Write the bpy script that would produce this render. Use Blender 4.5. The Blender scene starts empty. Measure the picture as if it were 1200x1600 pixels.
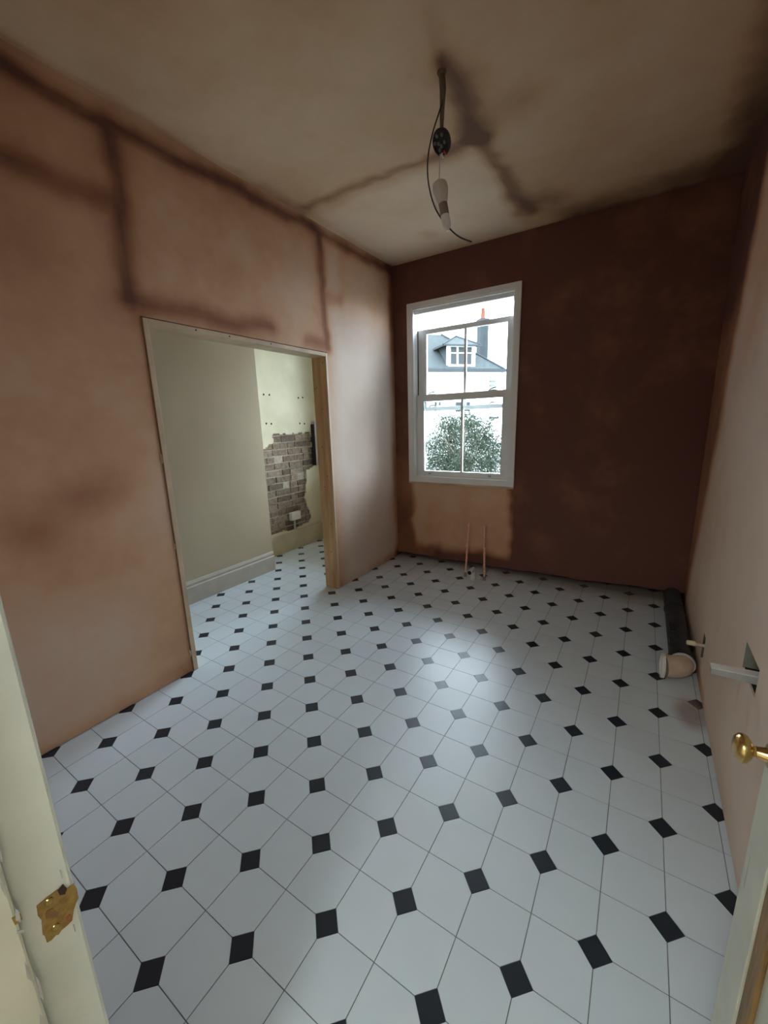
import bpy, bmesh, math, random
import numpy as np
from mathutils import Vector, Matrix, noise as mnoise

random.seed(7); rng = np.random.default_rng(7)
scn = bpy.context.scene
COL = scn.collection

# ------------------------------------------------------------------ camera
S = 0.175                                    # floor module (one grid square) in metres
CAM = np.array([4.90506, -2.80799, 8.5237]) * S
YAW, PITCH, ROLL, FPX = -.572479, .218454, -.0298325, 627.71
FW = np.array([math.sin(YAW)*math.cos(PITCH), math.cos(YAW)*math.cos(PITCH), -math.sin(PITCH)])
_rt = np.array([math.cos(YAW), -math.sin(YAW), 0.0]); _up = np.cross(_rt, FW)
RT = math.cos(ROLL)*_rt + math.sin(ROLL)*_up
UP = -math.sin(ROLL)*_rt + math.cos(ROLL)*_up
cd = bpy.data.cameras.new('camera'); cam = bpy.data.objects.new('camera', cd); COL.objects.link(cam)
cd.sensor_fit = 'HORIZONTAL'; cd.sensor_width = 36.0; cd.lens = FPX/1200*36.0
cd.clip_start = 0.01; cd.clip_end = 300
m = Matrix(((RT[0], UP[0], -FW[0], CAM[0]), (RT[1], UP[1], -FW[1], CAM[1]), (RT[2], UP[2], -FW[2], CAM[2]), (0, 0, 0, 1)))
cam.matrix_world = m
scn.camera = cam
scn.cycles.diffuse_bounces = 8; scn.cycles.max_bounces = 16

def hit(x, y, ax, val):                      # photo pixel -> point on an axis plane of the room
    d = FW + RT*(x-600)/FPX - UP*(y-800)/FPX
    return CAM + d*((val-CAM[ax])/d[ax])
def proj(p):
    d = np.array(p) - CAM; z = d @ FW
    return 600+FPX*(d @ RT)/z, 800-FPX*(d @ UP)/z, z

# ------------------------------------------------------------------ world, light, exposure
w = bpy.data.worlds.new('overcast'); scn.world = w; w.use_nodes = True
bg = w.node_tree.nodes['Background']
bg.inputs['Color'].default_value = (0.82, 0.95, 1.09, 1); bg.inputs['Strength'].default_value = 19.5
vs = scn.view_settings
vs.view_transform = 'Standard'; vs.look = 'None'; vs.gamma = 1; vs.use_curve_mapping = False; vs.exposure = 0.0

def portal(name, loc, rot, sx, sy):
    l = bpy.data.lights.new(name, 'AREA'); l.shape = 'RECTANGLE'; l.size = sx; l.size_y = sy
    l.cycles.is_portal = True
    o = bpy.data.objects.new(name, l); COL.objects.link(o); o.location = loc; o.rotation_euler = rot
portal('window_portal', (-.685, 3.47, 1.75), (math.radians(-90), 0, 0), 1.0, 1.62)
portal('added_window_portal', (-2.08, 3.66, 1.65), (math.radians(-90), 0, 0), .78, 1.7)  # portal at the added, unseen annex window

# ------------------------------------------------------------------ helpers
def wloc(o):
    v = Vector((0, 0, 0))
    while o is not None:
        v = v + o.location; o = o.parent
    return v

def tag(o, label=None, cat=None, group=None, kind=None):
    if label: o['label'] = label
    if cat: o['category'] = cat
    if group: o['group'] = group
    if kind: o['kind'] = kind
    return o

def thing(name, loc, label, cat=None, group=None, kind=None):
    o = bpy.data.objects.new(name, None); COL.objects.link(o); o.location = loc
    o.empty_display_size = .05
    return tag(o, label, cat, group, kind)

class MB:
    def __init__(s): s.v = []; s.f = []
    def add(s, vs, fs):
        n = len(s.v); s.v += [tuple(v) for v in vs]; s.f += [tuple(i+n for i in f) for f in fs]; return s
    def box(s, x0, x1, y0, y1, z0, z1):
        vs = [(x, y, z) for x in (x0, x1) for y in (y0, y1) for z in (z0, z1)]
        return s.add(vs, [(0,1,3,2),(4,6,7,5),(0,4,5,1),(2,3,7,6),(0,2,6,4),(1,5,7,3)])
    def tube(s, pts, rad, seg=12, cap=True):
        pts = [Vector(p) for p in pts]; n = len(pts)
        rads = rad if isinstance(rad, (list, tuple)) else [rad]*n
        t0 = (pts[1]-pts[0]).normalized()
        a = t0.orthogonal().normalized(); rings = []; vs = []
        for i, p in enumerate(pts):
            t = (pts[min(i+1, n-1)]-pts[max(i-1, 0)]).normalized()
            a = (a - t*a.dot(t)).normalized(); b = t.cross(a)
            vs += [tuple(p + (a*math.cos(2*math.pi*k/seg)+b*math.sin(2*math.pi*k/seg))*rads[i]) for k in range(seg)]
        fs = [(i*seg+k, i*seg+(k+1)%seg, (i+1)*seg+(k+1)%seg, (i+1)*seg+k) for i in range(n-1) for k in range(seg)]
        if cap: fs += [tuple(range(seg))[::-1], tuple((n-1)*seg+k for k in range(seg))]
        return s.add(vs, fs)
    def lathe(s, prof, org, axis, seg=20):   # prof: (distance along axis, radius)
        ax = Vector(axis).normalized(); o = Vector(org)
        return s.tube_lathe([(o+ax*d, r) for d, r in prof], ax, seg)
    def tube_lathe(s, pr, ax, seg):
        a = ax.orthogonal().normalized(); b = ax.cross(a); vs = []
        for p, r in pr:
            vs += [tuple(p+(a*math.cos(2*math.pi*k/seg)+b*math.sin(2*math.pi*k/seg))*max(r, 1e-5)) for k in range(seg)]
        n = len(pr)
        fs = [(i*seg+k, i*seg+(k+1)%seg, (i+1)*seg+(k+1)%seg, (i+1)*seg+k) for i in range(n-1) for k in range(seg)]
        fs += [tuple(range(seg))[::-1], tuple((n-1)*seg+k for k in range(seg))]
        return s.add(vs, fs)
    def prism(s, poly, d):                   # planar 3-D polygon extruded by vector d
        n = len(poly); d = Vector(d); p = [Vector(q) for q in poly]
        vs = p + [q+d for q in p]
        return s.add(vs, [tuple(range(n))[::-1], tuple(range(n, 2*n))] + [(i, (i+1) % n, n+(i+1) % n, n+i) for i in range(n)])
    def sphere(s, c, r, seg=14, rings=8, sc=(1, 1, 1)):
        vs = []; fs = []
        for i in range(rings+1):
            t = math.pi*i/rings
            for k in range(seg):
                ph = 2*math.pi*k/seg
                vs.append((c[0]+r*sc[0]*math.sin(t)*math.cos(ph), c[1]+r*sc[1]*math.sin(t)*math.sin(ph), c[2]+r*sc[2]*math.cos(t)))
        fs = [(i*seg+k, i*seg+(k+1) % seg, (i+1)*seg+(k+1) % seg, (i+1)*seg+k) for i in range(rings) for k in range(seg)]
        return s.add(vs, fs)
    def build(s, name, mat, parent=None, smooth=False, bevel=0, attr=None, local=False, loc=None):
        off = Vector((0, 0, 0)) if local else (Vector(loc) if loc is not None else Vector((0, 0, 0)))
        par = wloc(parent) if parent is not None else Vector((0, 0, 0))
        me = bpy.data.meshes.new(name)
        base = off if (loc is not None or parent is None) else par
        me.from_pydata([(v[0]-base.x, v[1]-base.y, v[2]-base.z) for v in s.v] if not local else s.v, [], s.f)
        bm = bmesh.new(); bm.from_mesh(me)
        bmesh.ops.remove_doubles(bm, verts=bm.verts, dist=1e-6) if attr is None else None
        bmesh.ops.recalc_face_normals(bm, faces=bm.faces)
        if bevel:
            bmesh.ops.bevel(bm, geom=[e for e in bm.edges if len(e.link_faces) == 2 and e.calc_face_angle(0) > .5], offset=bevel, segments=2, affect='EDGES', profile=.5)
        bm.to_mesh(me); bm.free()
        if attr is not None:
            a = me.attributes.new('damp', 'FLOAT', 'POINT'); a.data.foreach_set('value', np.asarray(attr, np.float32))
        me.materials.append(mat)
        if smooth:
            me.shade_smooth()
            me.set_sharp_from_angle(angle=math.radians(40))
        o = bpy.data.objects.new(name, me); COL.objects.link(o)
        if parent is not None: o.parent = parent
        if loc is not None: o.location = off - par
        return o

def B(x0, x1, y0, y1, z0, z1): return MB().box(x0, x1, y0, y1, z0, z1)

# ------------------------------------------------------------------ materials
def mat(name, col, rough=.6, metal=0, spec=.5, var=0, scale=8, bump=0, bscale=60, col2=None, stretch=(1,1,1)):
    mt = bpy.data.materials.new(name); mt.use_nodes = True
    nt = mt.node_tree; p = nt.nodes['Principled BSDF']
    p.inputs['Base Color'].default_value = (*col, 1); p.inputs['Roughness'].default_value = rough
    p.inputs['Metallic'].default_value = metal; p.inputs['Specular IOR Level'].default_value = spec
    if var or bump:
        g = nt.nodes.new('ShaderNodeNewGeometry'); mp = nt.nodes.new('ShaderNodeMapping'); mp.inputs['Scale'].default_value = stretch
        nt.links.new(g.outputs['Position'], mp.inputs['Vector'])
    if var:
        n = nt.nodes.new('ShaderNodeTexNoise'); n.inputs['Scale'].default_value = scale; n.inputs['Detail'].default_value = 5
        nt.links.new(mp.outputs['Vector'], n.inputs['Vector'])
        r = nt.nodes.new('ShaderNodeValToRGB'); r.color_ramp.elements[0].position = .32; r.color_ramp.elements[1].position = .68
        c2 = col2 or tuple(c*(1-var) for c in col)
        r.color_ramp.elements[0].color = (*c2, 1); r.color_ramp.elements[1].color = (*col, 1)
        nt.links.new(n.outputs['Fac'], r.inputs['Fac']); nt.links.new(r.outputs['Color'], p.inputs['Base Color'])
    if bump:
        n2 = nt.nodes.new('ShaderNodeTexNoise'); n2.inputs['Scale'].default_value = bscale; n2.inputs['Detail'].default_value = 4
        nt.links.new(mp.outputs['Vector'], n2.inputs['Vector'])
        b = nt.nodes.new('ShaderNodeBump'); b.inputs['Strength'].default_value = bump; b.inputs['Distance'].default_value = .004
        nt.links.new(n2.outputs['Fac'], b.inputs['Height']); nt.links.new(b.outputs['Normal'], p.inputs['Normal'])
    return mt

def plaster(name, stops, rough=.8):
    mt = bpy.data.materials.new(name); mt.use_nodes = True
    nt = mt.node_tree; p = nt.nodes['Principled BSDF']; p.inputs['Roughness'].default_value = rough
    p.inputs['Specular IOR Level'].default_value = .25
    at = nt.nodes.new('ShaderNodeAttribute'); at.attribute_name = 'damp'
    g = nt.nodes.new('ShaderNodeNewGeometry')
    def noi(sc, det):
        n = nt.nodes.new('ShaderNodeTexNoise'); n.inputs['Scale'].default_value = sc; n.inputs['Detail'].default_value = det
        nt.links.new(g.outputs['Position'], n.inputs['Vector']); return n
    def mth(op, a, b):
        k = nt.nodes.new('ShaderNodeMath'); k.operation = op
        for i, q in enumerate((a, b)):
            if isinstance(q, (int, float)): k.inputs[i].default_value = q
            else: nt.links.new(q, k.inputs[i])
        return k.outputs[0]
    n1 = noi(3.0, 6); n2 = noi(14, 6)
    d = mth('ADD', at.outputs['Fac'], mth('MULTIPLY', mth('SUBTRACT', n1.outputs['Fac'], .5), .30))
    d = mth('ADD', d, mth('MULTIPLY', mth('SUBTRACT', n2.outputs['Fac'], .5), .10))
    r = nt.nodes.new('ShaderNodeValToRGB'); e = r.color_ramp.elements
    e[0].position, e[0].color = stops[0][0], (*stops[0][1], 1); e[1].position, e[1].color = stops[-1][0], (*stops[-1][1], 1)
    for pos, c in stops[1:-1]:
        k = e.new(pos); k.color = (*c, 1)
    nt.links.new(d, r.inputs['Fac']); nt.links.new(r.outputs['Color'], p.inputs['Base Color'])
    b = nt.nodes.new('ShaderNodeBump'); b.inputs['Strength'].default_value = .12; b.inputs['Distance'].default_value = .006
    nb = noi(7, 4); nt.links.new(nb.outputs['Fac'], b.inputs['Height']); nt.links.new(b.outputs['Normal'], p.inputs['Normal'])
    return mt

M_PLASTER = plaster('pink_plaster', [(0, (.78, .66, .57)), (.25, (.70, .55, .445)), (.5, (.61, .37, .23)), (.78, (.36, .165, .088)), (1, (.145, .060, .046))])
M_WHITE = mat('white_gloss', (.84, .86, .86), .35, var=.06, scale=6)
M_CREAM = mat('cream_gloss', (.58, .58, .47), .45, var=.14, scale=9, bump=.3, bscale=25)
M_TIMBER = mat('pine_timber', (.62, .40, .21), .6, var=.35, scale=3, stretch=(9, 9, .9), col2=(.46, .26, .12))
M_TIMBER_PALE = mat('pale_timber', (.66, .50, .34), .65, var=.3, scale=5)
M_BARE = mat('bare_stripped_wood', (.30, .165, .05), .55, var=.5, scale=8, stretch=(8, 8, 1))
M_BRASS = mat('brass', (.72, .50, .20), .22, metal=1, var=.2, scale=40)
M_BRASSD = mat('dull_brass', (.46, .29, .09), .42, metal=.7, var=.4, scale=120)
M_DARK = mat('dark_void', (.012, .010, .009), .9)
M_BLACK = mat('black_plastic', (.022, .024, .027), .38)
M_GREY = mat('grey_plastic', (.42, .42, .40), .5, var=.15, scale=30)
M_STEEL = mat('steel', (.42, .43, .43), .35, metal=.9)
M_COPPER = mat('copper', (.95, .52, .37), .36, metal=.45, var=.35, scale=60)
M_OFFWHITE = mat('off_white_plastic', (.74, .72, .68), .4, var=.1, scale=30)
M_TAN = mat('tan_and_warm_bounce', (.66, .52, .40), .45, var=.15, scale=25)
M_GREIGE = mat('greige_board', (.58, .505, .36), .8, var=.10, scale=2.2)
M_YELLOW = mat('pale_yellow_paint', (.63, .585, .415), .7, var=.22, scale=3.5, col2=(.52, .485, .32))
M_SKIRT = mat('grey_skirting_paint', (.58, .55, .48), .6, var=.12, scale=12)
M_MORTAR = mat('lime_mortar', (.50, .44, .35), .95, var=.4, scale=40, bump=.9, bscale=90)
M_BRICK = [mat('worn_brick_%d' % i, c, .95, var=.6, scale=32, bump=1, bscale=110) for i, c in enumerate([(.30, .225, .16), (.25, .18, .125), (.36, .28, .20), (.18, .13, .095)])]

def glass_mat():
    mt = bpy.data.materials.new('window_glass'); mt.use_nodes = True; nt = mt.node_tree
    for n in list(nt.nodes):
        if n.type != 'OUTPUT_MATERIAL': nt.nodes.remove(n)
    out = nt.nodes['Material Output']
    t = nt.nodes.new('ShaderNodeBsdfTransparent'); t.inputs['Color'].default_value = (.96, .985, .98, 1)
    g = nt.nodes.new('ShaderNodeBsdfGlossy'); g.inputs['Roughness'].default_value = .02
    fr = nt.nodes.new('ShaderNodeFresnel'); fr.inputs['IOR'].default_value = 1.45
    mx = nt.nodes.new('ShaderNodeMixShader')
    nt.links.new(fr.outputs[0], mx.inputs[0]); nt.links.new(t.outputs[0], mx.inputs[1]); nt.links.new(g.outputs[0], mx.inputs[2])
    nt.links.new(mx.outputs[0], out.inputs['Surface']); return mt
M_GLASS = glass_mat()

def tile_mat(name, col, rough, var, far_tint=.8):
    mt = bpy.data.materials.new(name); mt.use_nodes = True; nt = mt.node_tree; L = nt.links
    p = nt.nodes['Principled BSDF']; p.inputs['Roughness'].default_value = rough; p.inputs['Specular IOR Level'].default_value = .5
    oi = nt.nodes.new('ShaderNodeObjectInfo'); g = nt.nodes.new('ShaderNodeNewGeometry')
    n = nt.nodes.new('ShaderNodeTexNoise'); n.inputs['Scale'].default_value = 9; n.inputs['Detail'].default_value = 6
    L.new(g.outputs['Position'], n.inputs['Vector'])
    def mth(op, a, b):
        k = nt.nodes.new('ShaderNodeMath'); k.operation = op; k.use_clamp = False
        for i, q in enumerate((a, b)):
            if isinstance(q, (int, float)): k.inputs[i].default_value = q
            else: L.new(q, k.inputs[i])
        return k.outputs[0]
    f = mth('ADD', 1-var*.75, mth('ADD', mth('MULTIPLY', oi.outputs['Random'], var*.5), mth('MULTIPLY', n.outputs['Fac'], var)))
    mul = nt.nodes.new('ShaderNodeVectorMath'); mul.operation = 'SCALE'; mul.inputs[0].default_value = col; L.new(f, mul.inputs['Scale'])
    sp = nt.nodes.new('ShaderNodeSeparateXYZ'); L.new(g.outputs['Position'], sp.inputs[0])
    # tan tint growing towards the far wall, ragged edge
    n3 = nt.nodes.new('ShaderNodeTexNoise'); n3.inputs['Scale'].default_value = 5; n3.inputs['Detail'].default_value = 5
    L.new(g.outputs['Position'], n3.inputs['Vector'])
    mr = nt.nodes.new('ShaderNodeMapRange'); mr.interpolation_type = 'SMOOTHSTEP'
    mr.inputs['From Min'].default_value = 3.10; mr.inputs['From Max'].default_value = 3.42; mr.inputs['To Max'].default_value = far_tint
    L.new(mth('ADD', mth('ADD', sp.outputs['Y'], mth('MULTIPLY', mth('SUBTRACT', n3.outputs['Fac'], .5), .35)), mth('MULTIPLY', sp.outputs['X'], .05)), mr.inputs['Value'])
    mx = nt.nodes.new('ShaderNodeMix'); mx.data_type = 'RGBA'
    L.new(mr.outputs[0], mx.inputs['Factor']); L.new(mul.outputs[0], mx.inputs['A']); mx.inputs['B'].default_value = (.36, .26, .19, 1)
    # brown patch on the floor under the white waste elbow
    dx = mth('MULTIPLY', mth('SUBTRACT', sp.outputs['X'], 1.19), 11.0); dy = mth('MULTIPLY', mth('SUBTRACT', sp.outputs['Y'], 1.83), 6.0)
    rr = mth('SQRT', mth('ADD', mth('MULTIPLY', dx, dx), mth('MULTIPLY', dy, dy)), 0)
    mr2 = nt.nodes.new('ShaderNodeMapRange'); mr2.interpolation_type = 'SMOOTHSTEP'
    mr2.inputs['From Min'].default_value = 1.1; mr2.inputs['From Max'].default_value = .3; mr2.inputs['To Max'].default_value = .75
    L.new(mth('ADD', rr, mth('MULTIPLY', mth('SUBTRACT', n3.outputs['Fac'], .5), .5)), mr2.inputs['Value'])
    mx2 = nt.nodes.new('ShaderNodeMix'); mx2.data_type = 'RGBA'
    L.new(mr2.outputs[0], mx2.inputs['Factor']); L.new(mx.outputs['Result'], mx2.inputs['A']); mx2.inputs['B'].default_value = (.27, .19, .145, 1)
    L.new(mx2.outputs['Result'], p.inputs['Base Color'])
    return mt
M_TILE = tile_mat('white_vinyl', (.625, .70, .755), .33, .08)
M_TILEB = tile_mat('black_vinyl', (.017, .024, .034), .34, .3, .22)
M_GROUT = mat('floor_joint', (.17, .18, .18), .8)

# ------------------------------------------------------------------ damp patterns on plaster
def vnoise(a, b, sc, seed):
    r = np.random.default_rng(seed); G = r.random((64, 64)); a = a*sc+31.7; b = b*sc+17.3
    i = np.floor(a).astype(int); j = np.floor(b).astype(int); fa = a-i; fb = b-j
    fa = fa*fa*(3-2*fa); fb = fb*fb*(3-2*fb); g = lambda x, y: G[x % 64, y % 64]
    return (g(i, j)*(1-fa)+g(i+1, j)*fa)*(1-fb)+(g(i, j+1)*(1-fa)+g(i+1, j+1)*fa)*fb
def seg(a, b, p, q, hw, k):                  # soft stroke of half width hw and strength k
    p = np.array(p, float); q = np.array(q, float); d = q-p
    t = np.clip(((a-p[0])*d[0]+(b-p[1])*d[1])/max(d @ d, 1e-9), 0, 1)
    r = np.hypot(a-p[0]-t*d[0], b-p[1]-t*d[1]); return k*np.exp(-(r/hw)**2)
def blob(a, b, c, ra, rb, k): return k*np.exp(-((a-c[0])/ra)**2-((b-c[1])/rb)**2)
def sm(x, lo, hi):
    t = np.clip((x-lo)/(hi-lo), 0, 1); return t*t*(3-2*t)
def warp(a, b, amt=.05):
    return (a+(vnoise(a, b, 4, 1)-.5)*amt+(vnoise(a, b, 13, 3)-.5)*amt*.5, b+(vnoise(a, b, 4, 2)-.5)*amt+(vnoise(a, b, 13, 4)-.5)*amt*.5)
def pxs(pts, ax, val, i, j): return [(hit(x, y, ax, val)[i], hit(x, y, ax, val)[j]) for x, y in pts]

def slab(name, pmap, al, bl, keep, depth, material, damp=None, zfix=None, parent=None):
    """gridded plaster slab; pmap(a,b,d)->xyz, keep(ac,bc)->bool, depth behind the face"""
    na, nb = len(al), len(bl); A, Bv = np.meshgrid(al, bl, indexing='ij')
    dm = damp(A, Bv) if damp else np.zeros_like(A)
    front = [pmap(al[i], bl[j], 0) for i in range(na) for j in range(nb)]
    back = [pmap(al[i], bl[j], depth) for i in range(na) for j in range(nb)]
    N = na*nb; idx = lambda i, j: i*nb+j
    K = np.zeros((na+1, nb+1), bool)
    for i in range(na-1):
        for j in range(nb-1):
            K[i+1, j+1] = keep((al[i]+al[i+1])/2, (bl[j]+bl[j+1])/2)
    fs = []
    for i in range(na-1):
        for j in range(nb-1):
            if not K[i+1, j+1]: continue
            q = (idx(i, j), idx(i+1, j), idx(i+1, j+1), idx(i, j+1))
            fs.append(q); fs.append(tuple(x+N for x in q[::-1]))
            for (di, dj, e) in ((-1, 0, (q[0], q[3])), (1, 0, (q[1], q[2])), (0, -1, (q[0], q[1])), (0, 1, (q[3], q[2]))):
                if not K[i+1+di, j+1+dj]: fs.append((e[0], e[1], e[1]+N, e[0]+N))
    mb = MB(); mb.v = front+back; mb.f = fs
    used = sorted({i for f in fs for i in f}); rm = {u: n for n, u in enumerate(used)}
    dmf = np.concatenate([dm.ravel(), dm.ravel()])
    mb.v = [mb.v[u] for u in used]; mb.f = [tuple(rm[i] for i in f) for f in fs]
    return mb.build(name, material, parent, attr=dmf[used])

def lines(lo, hi, step, *must):
    pts = sorted(set([lo, hi]+[m_ for m_ in must if lo < m_ < hi])); out = []
    for p, q in zip(pts[:-1], pts[1:]):
        n = max(1, int(round((q-p)/step))); out += [p+(q-p)*k/n for k in range(n)]
    return out+[hi]

XL, XR, YF, ZC, YN = -1.405, 1.245, 3.30, 3.0, -.385
OY0, OY1, OZ = .743, 2.228, 2.07              # structural opening in the left wall
WX0, WX1, WZ0, WZ1 = -1.225, -.145, .865, 2.61  # hole for the sash window
LW = 0.142                                    # left partition thickness

# ---- left wall
def damp_left(a, b):
    A, Bv = warp(a, b, .045)
    P = lambda pts: pxs(pts, 0, XL, 1, 2)
    d = .51 - .40*sm(A, 2.14, 2.42) + (vnoise(a, b, 1.6, 9)-.5)*.26
    d = d - .10*sm(1.0-b, 0, .8)*sm(.9-a, 0, .6)
    st = [([(-300, -60), (173, 195), (400, 312), (614, 423)], .040, .40), ([(173, 195), (185, 300), (205, 468)], .056, .37),
          ([(-40, 232), (90, 285), (183, 322)], .054, .31), ([(203, 462), (300, 492), (420, 512)], .056, .31),
          ([(205, 470), (222, 500)], .07, .15), ([(500, 372), (504, 450), (512, 545)], .042, .42),
          ([(505, 458), (530, 468)], .06, .28), ([(480, 535), (512, 540)], .05, .25)]
    ee = 0*A
    for pts, hw, k in st:
        q = P(pts)
        for u, v in zip(q[:-1], q[1:]): ee = np.maximum(ee, seg(A, Bv, u, v, hw, k))
    d = d+ee
    for pts, hw, k in st:
        q = P(pts); h = 0*A
        for u, v in zip(q[:-1], q[1:]): h = np.maximum(h, seg(a, b, u, v, hw*2.6, k*.22))
        d = d+h
    for px, ra, rb, k in [((140, 775), .16, .09, .22), ((40, 830), .12, .10, .18), ((70, 400), .15, .2, .08), ((330, 420), .3, .12, .06), ((240, 600), .06, .3, .06)]:
        c = P([px])[0]; d = d+blob(A, Bv, c, ra, rb, k)
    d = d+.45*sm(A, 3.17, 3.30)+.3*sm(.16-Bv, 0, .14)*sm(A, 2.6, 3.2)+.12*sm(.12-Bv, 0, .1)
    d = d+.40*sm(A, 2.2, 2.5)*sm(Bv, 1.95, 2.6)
    return d
al = lines(-.55, YF+.42, .03, OY0, OY1); bl = lines(.004, ZC, .03, OZ)
wl = slab('wall_left', lambda a, b, d: (XL-d, a, b), al, bl, lambda a, b: not (OY0 < a < OY1 and b < OZ), LW, M_PLASTER, damp_left)
tag(wl, 'left plaster wall, patchy pink-brown, pierced by a wide timber lined opening', kind='structure')

# ---- far wall (plaster stops a few cm above the floor)
def zbot(x): return float(np.interp(x, [-1.41, -.5, 0, .5, 1.25], [.045, .052, .058, .066, .098])) + .004*math.sin(x*9)+.003*math.sin(x*23)
def far_map(a, b, d):
    z = b
    if b < .5: z = zbot(a)+b*(.5-zbot(a))/.5
    return (a, YF+d, z)
def damp_far(a, b):
    A, Bv = warp(a, b, .07)
    d = 1.0+(vnoise(a, b, 2, 21)-.5)*.10
    dry = sm(A, -1.24, -1.14)*sm(-A, .13, .21)*sm(Bv, .05, .20)*sm(1.05-Bv, 0, .05)
    d = d-.50*dry
    d = d-.12*sm(-A, .9, 1.2)*sm(1.7-Bv, 0, .8)
    return d
al = lines(XL-.02, XR+.02, .03, WX0, WX1); bl = lines(0, ZC, .03, WZ0, WZ1)
wf = slab('wall_far', far_map, al, bl, lambda a, b: not (WX0 < a < WX1 and WZ0 < b < WZ1), .15, M_PLASTER, damp_far)
tag(wf, 'dark damp brown plaster wall at the far end around the sash window', kind='structure')
o = B(XL-.3, XR+.2, 3.66, 3.74, -.05, .5).add(*[[], []]).build('wall_outer', M_MORTAR, wf)
B(XL-.3, XR+.2, 3.45, 3.66, .30, .36).build('wall_ledge', M_MORTAR, wf)
B(XR+.001, XR+.15, 3.45, 3.66, -.05, .30).build('leak_block', M_MORTAR, wf)  # unseen box added to stop daylight leaking in at the corner

# ---- right wall with two chases
H1 = (1.13, 1.33, .57, .672); H2 = (2.115, 2.185, .14, .29)
def damp_right(a, b):
    A, Bv = warp(a, b, .08)
    edge = np.interp(Bv, [0, .35, .8, 1.5, 2.3, 3.0], [3.05, 2.95, 2.78, 2.6, 2.45, 2.3])
    d = .24+(vnoise(a, b, 2, 31)-.5)*.22+.58*sm(A-edge, -.02, .26)+.28*sm(Bv, 1.6, 2.6)
    d = d+.35*sm(.10-Bv, 0, .08)*sm(A, 1.5, 2.0)
    for c in ((1.17, .45), (1.30, .48)): d = d+blob(A, Bv, c, .02, .10, .18)
    return d
inh = lambda a, b: any(h[0] < a < h[1] and h[2] < b < h[3] for h in (H1, H2))
al = lines(-.55, YF+.15, .03, H1[0], H1[1], H2[0], H2[1]); bl = lines(.004, ZC, .03, H1[2], H1[3], H2[2], H2[3])
wr = slab('wall_right', lambda a, b, d: (XR+d, a, b), al, bl, lambda a, b: not inh(a, b), .10, M_PLASTER, damp_right)
tag(wr, 'right plaster wall, dry pale pink with two small cut holes', kind='structure')
M_HOLE = mat('chase_inside', (.13, .125, .10), .9, var=.5, scale=30)
for h in (H1, H2):
    B(XR+.085, XR+.095, h[0]-.01, h[1]+.01, h[2]-.01, h[3]+.01).build('chase_back', M_HOLE, wr)
for h in (H1, H2): B(XR-.0004, XR+.09, h[1]-.003, h[1]+.001, h[2], h[3]).build('chase_side', mat('chase_edge', (.26, .26, .21), .9) if h is H1 else M_HOLE, wr)
B(XR+.006, XR+.09, H1[0], H1[1], H1[2]-.003, H1[2]+.003).build('chase_bottom', M_DARK, wr)

# ---- ceiling
def damp_ceil(a, b):                          # a=x, b=y
    A, Bv = warp(a, b, .07)
    d = .50+(vnoise(a, b, 2, 41)-.5)*.20
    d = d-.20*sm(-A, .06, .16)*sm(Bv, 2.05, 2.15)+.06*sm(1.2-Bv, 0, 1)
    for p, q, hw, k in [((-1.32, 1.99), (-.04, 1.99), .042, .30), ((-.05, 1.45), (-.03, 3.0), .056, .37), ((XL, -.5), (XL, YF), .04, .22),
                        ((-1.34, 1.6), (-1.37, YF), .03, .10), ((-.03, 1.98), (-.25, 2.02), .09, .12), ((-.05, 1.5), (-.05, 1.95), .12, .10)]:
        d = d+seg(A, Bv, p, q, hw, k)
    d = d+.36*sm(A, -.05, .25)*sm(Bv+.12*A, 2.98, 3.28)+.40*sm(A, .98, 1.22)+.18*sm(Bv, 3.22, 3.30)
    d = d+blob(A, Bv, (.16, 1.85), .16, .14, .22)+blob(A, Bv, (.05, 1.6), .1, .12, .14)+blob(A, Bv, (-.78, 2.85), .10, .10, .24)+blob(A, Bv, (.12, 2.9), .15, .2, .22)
    return d
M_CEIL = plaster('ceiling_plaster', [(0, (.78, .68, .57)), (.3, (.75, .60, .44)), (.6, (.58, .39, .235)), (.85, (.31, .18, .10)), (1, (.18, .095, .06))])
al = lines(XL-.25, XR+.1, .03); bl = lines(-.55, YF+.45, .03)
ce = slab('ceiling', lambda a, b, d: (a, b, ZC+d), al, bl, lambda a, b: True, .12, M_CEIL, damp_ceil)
tag(ce, 'freshly skimmed tan plaster ceiling with darker damp board joints', kind='structure')

# ---- near wall with the doorway the camera looks through
DX0, DX1, DZ = .30, 1.16, 2.02
nw = MB()
nw.box(XL-.2, DX0, YN-.13, YN, 0, ZC).box(DX1, XR+.1, YN-.13, YN, 0, ZC).box(DX0, DX1, YN-.13, YN, DZ, ZC)
nw = nw.build('wall_near', mat('near_wall_plaster', (.48, .34, .26), .85, var=.2, scale=3))
tag(nw, 'near plaster wall holding the doorway in the foreground', kind='structure')

# ---- landing behind the doorway
M_LAND = mat('landing_paint', (.62, .60, .52), .8)
ld = MB().box(-.9, -.8, -2.6, YN-.13, -.1, 2.7).box(1.9, 2.0, -2.6, YN-.13, -.1, 2.7).box(-.9, 2.0, -2.7, -2.6, -.1, 2.7).build('wall_landing', M_LAND)
tag(ld, 'cream painted landing walls behind the doorway', kind='structure')
tag(B(-.9, 2.0, -2.7, YN-.13, 2.7, 2.8).build('ceiling_landing', M_LAND), 'white landing ceiling behind the doorway', kind='structure')
tag(B(-.9, 2.0, -2.7, YN-.13, -.1, -.003).build('floor_landing', mat('landing_boards', (.30, .2, .12), .6, var=.3)), 'bare board landing floor behind the doorway', kind='structure')

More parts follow.
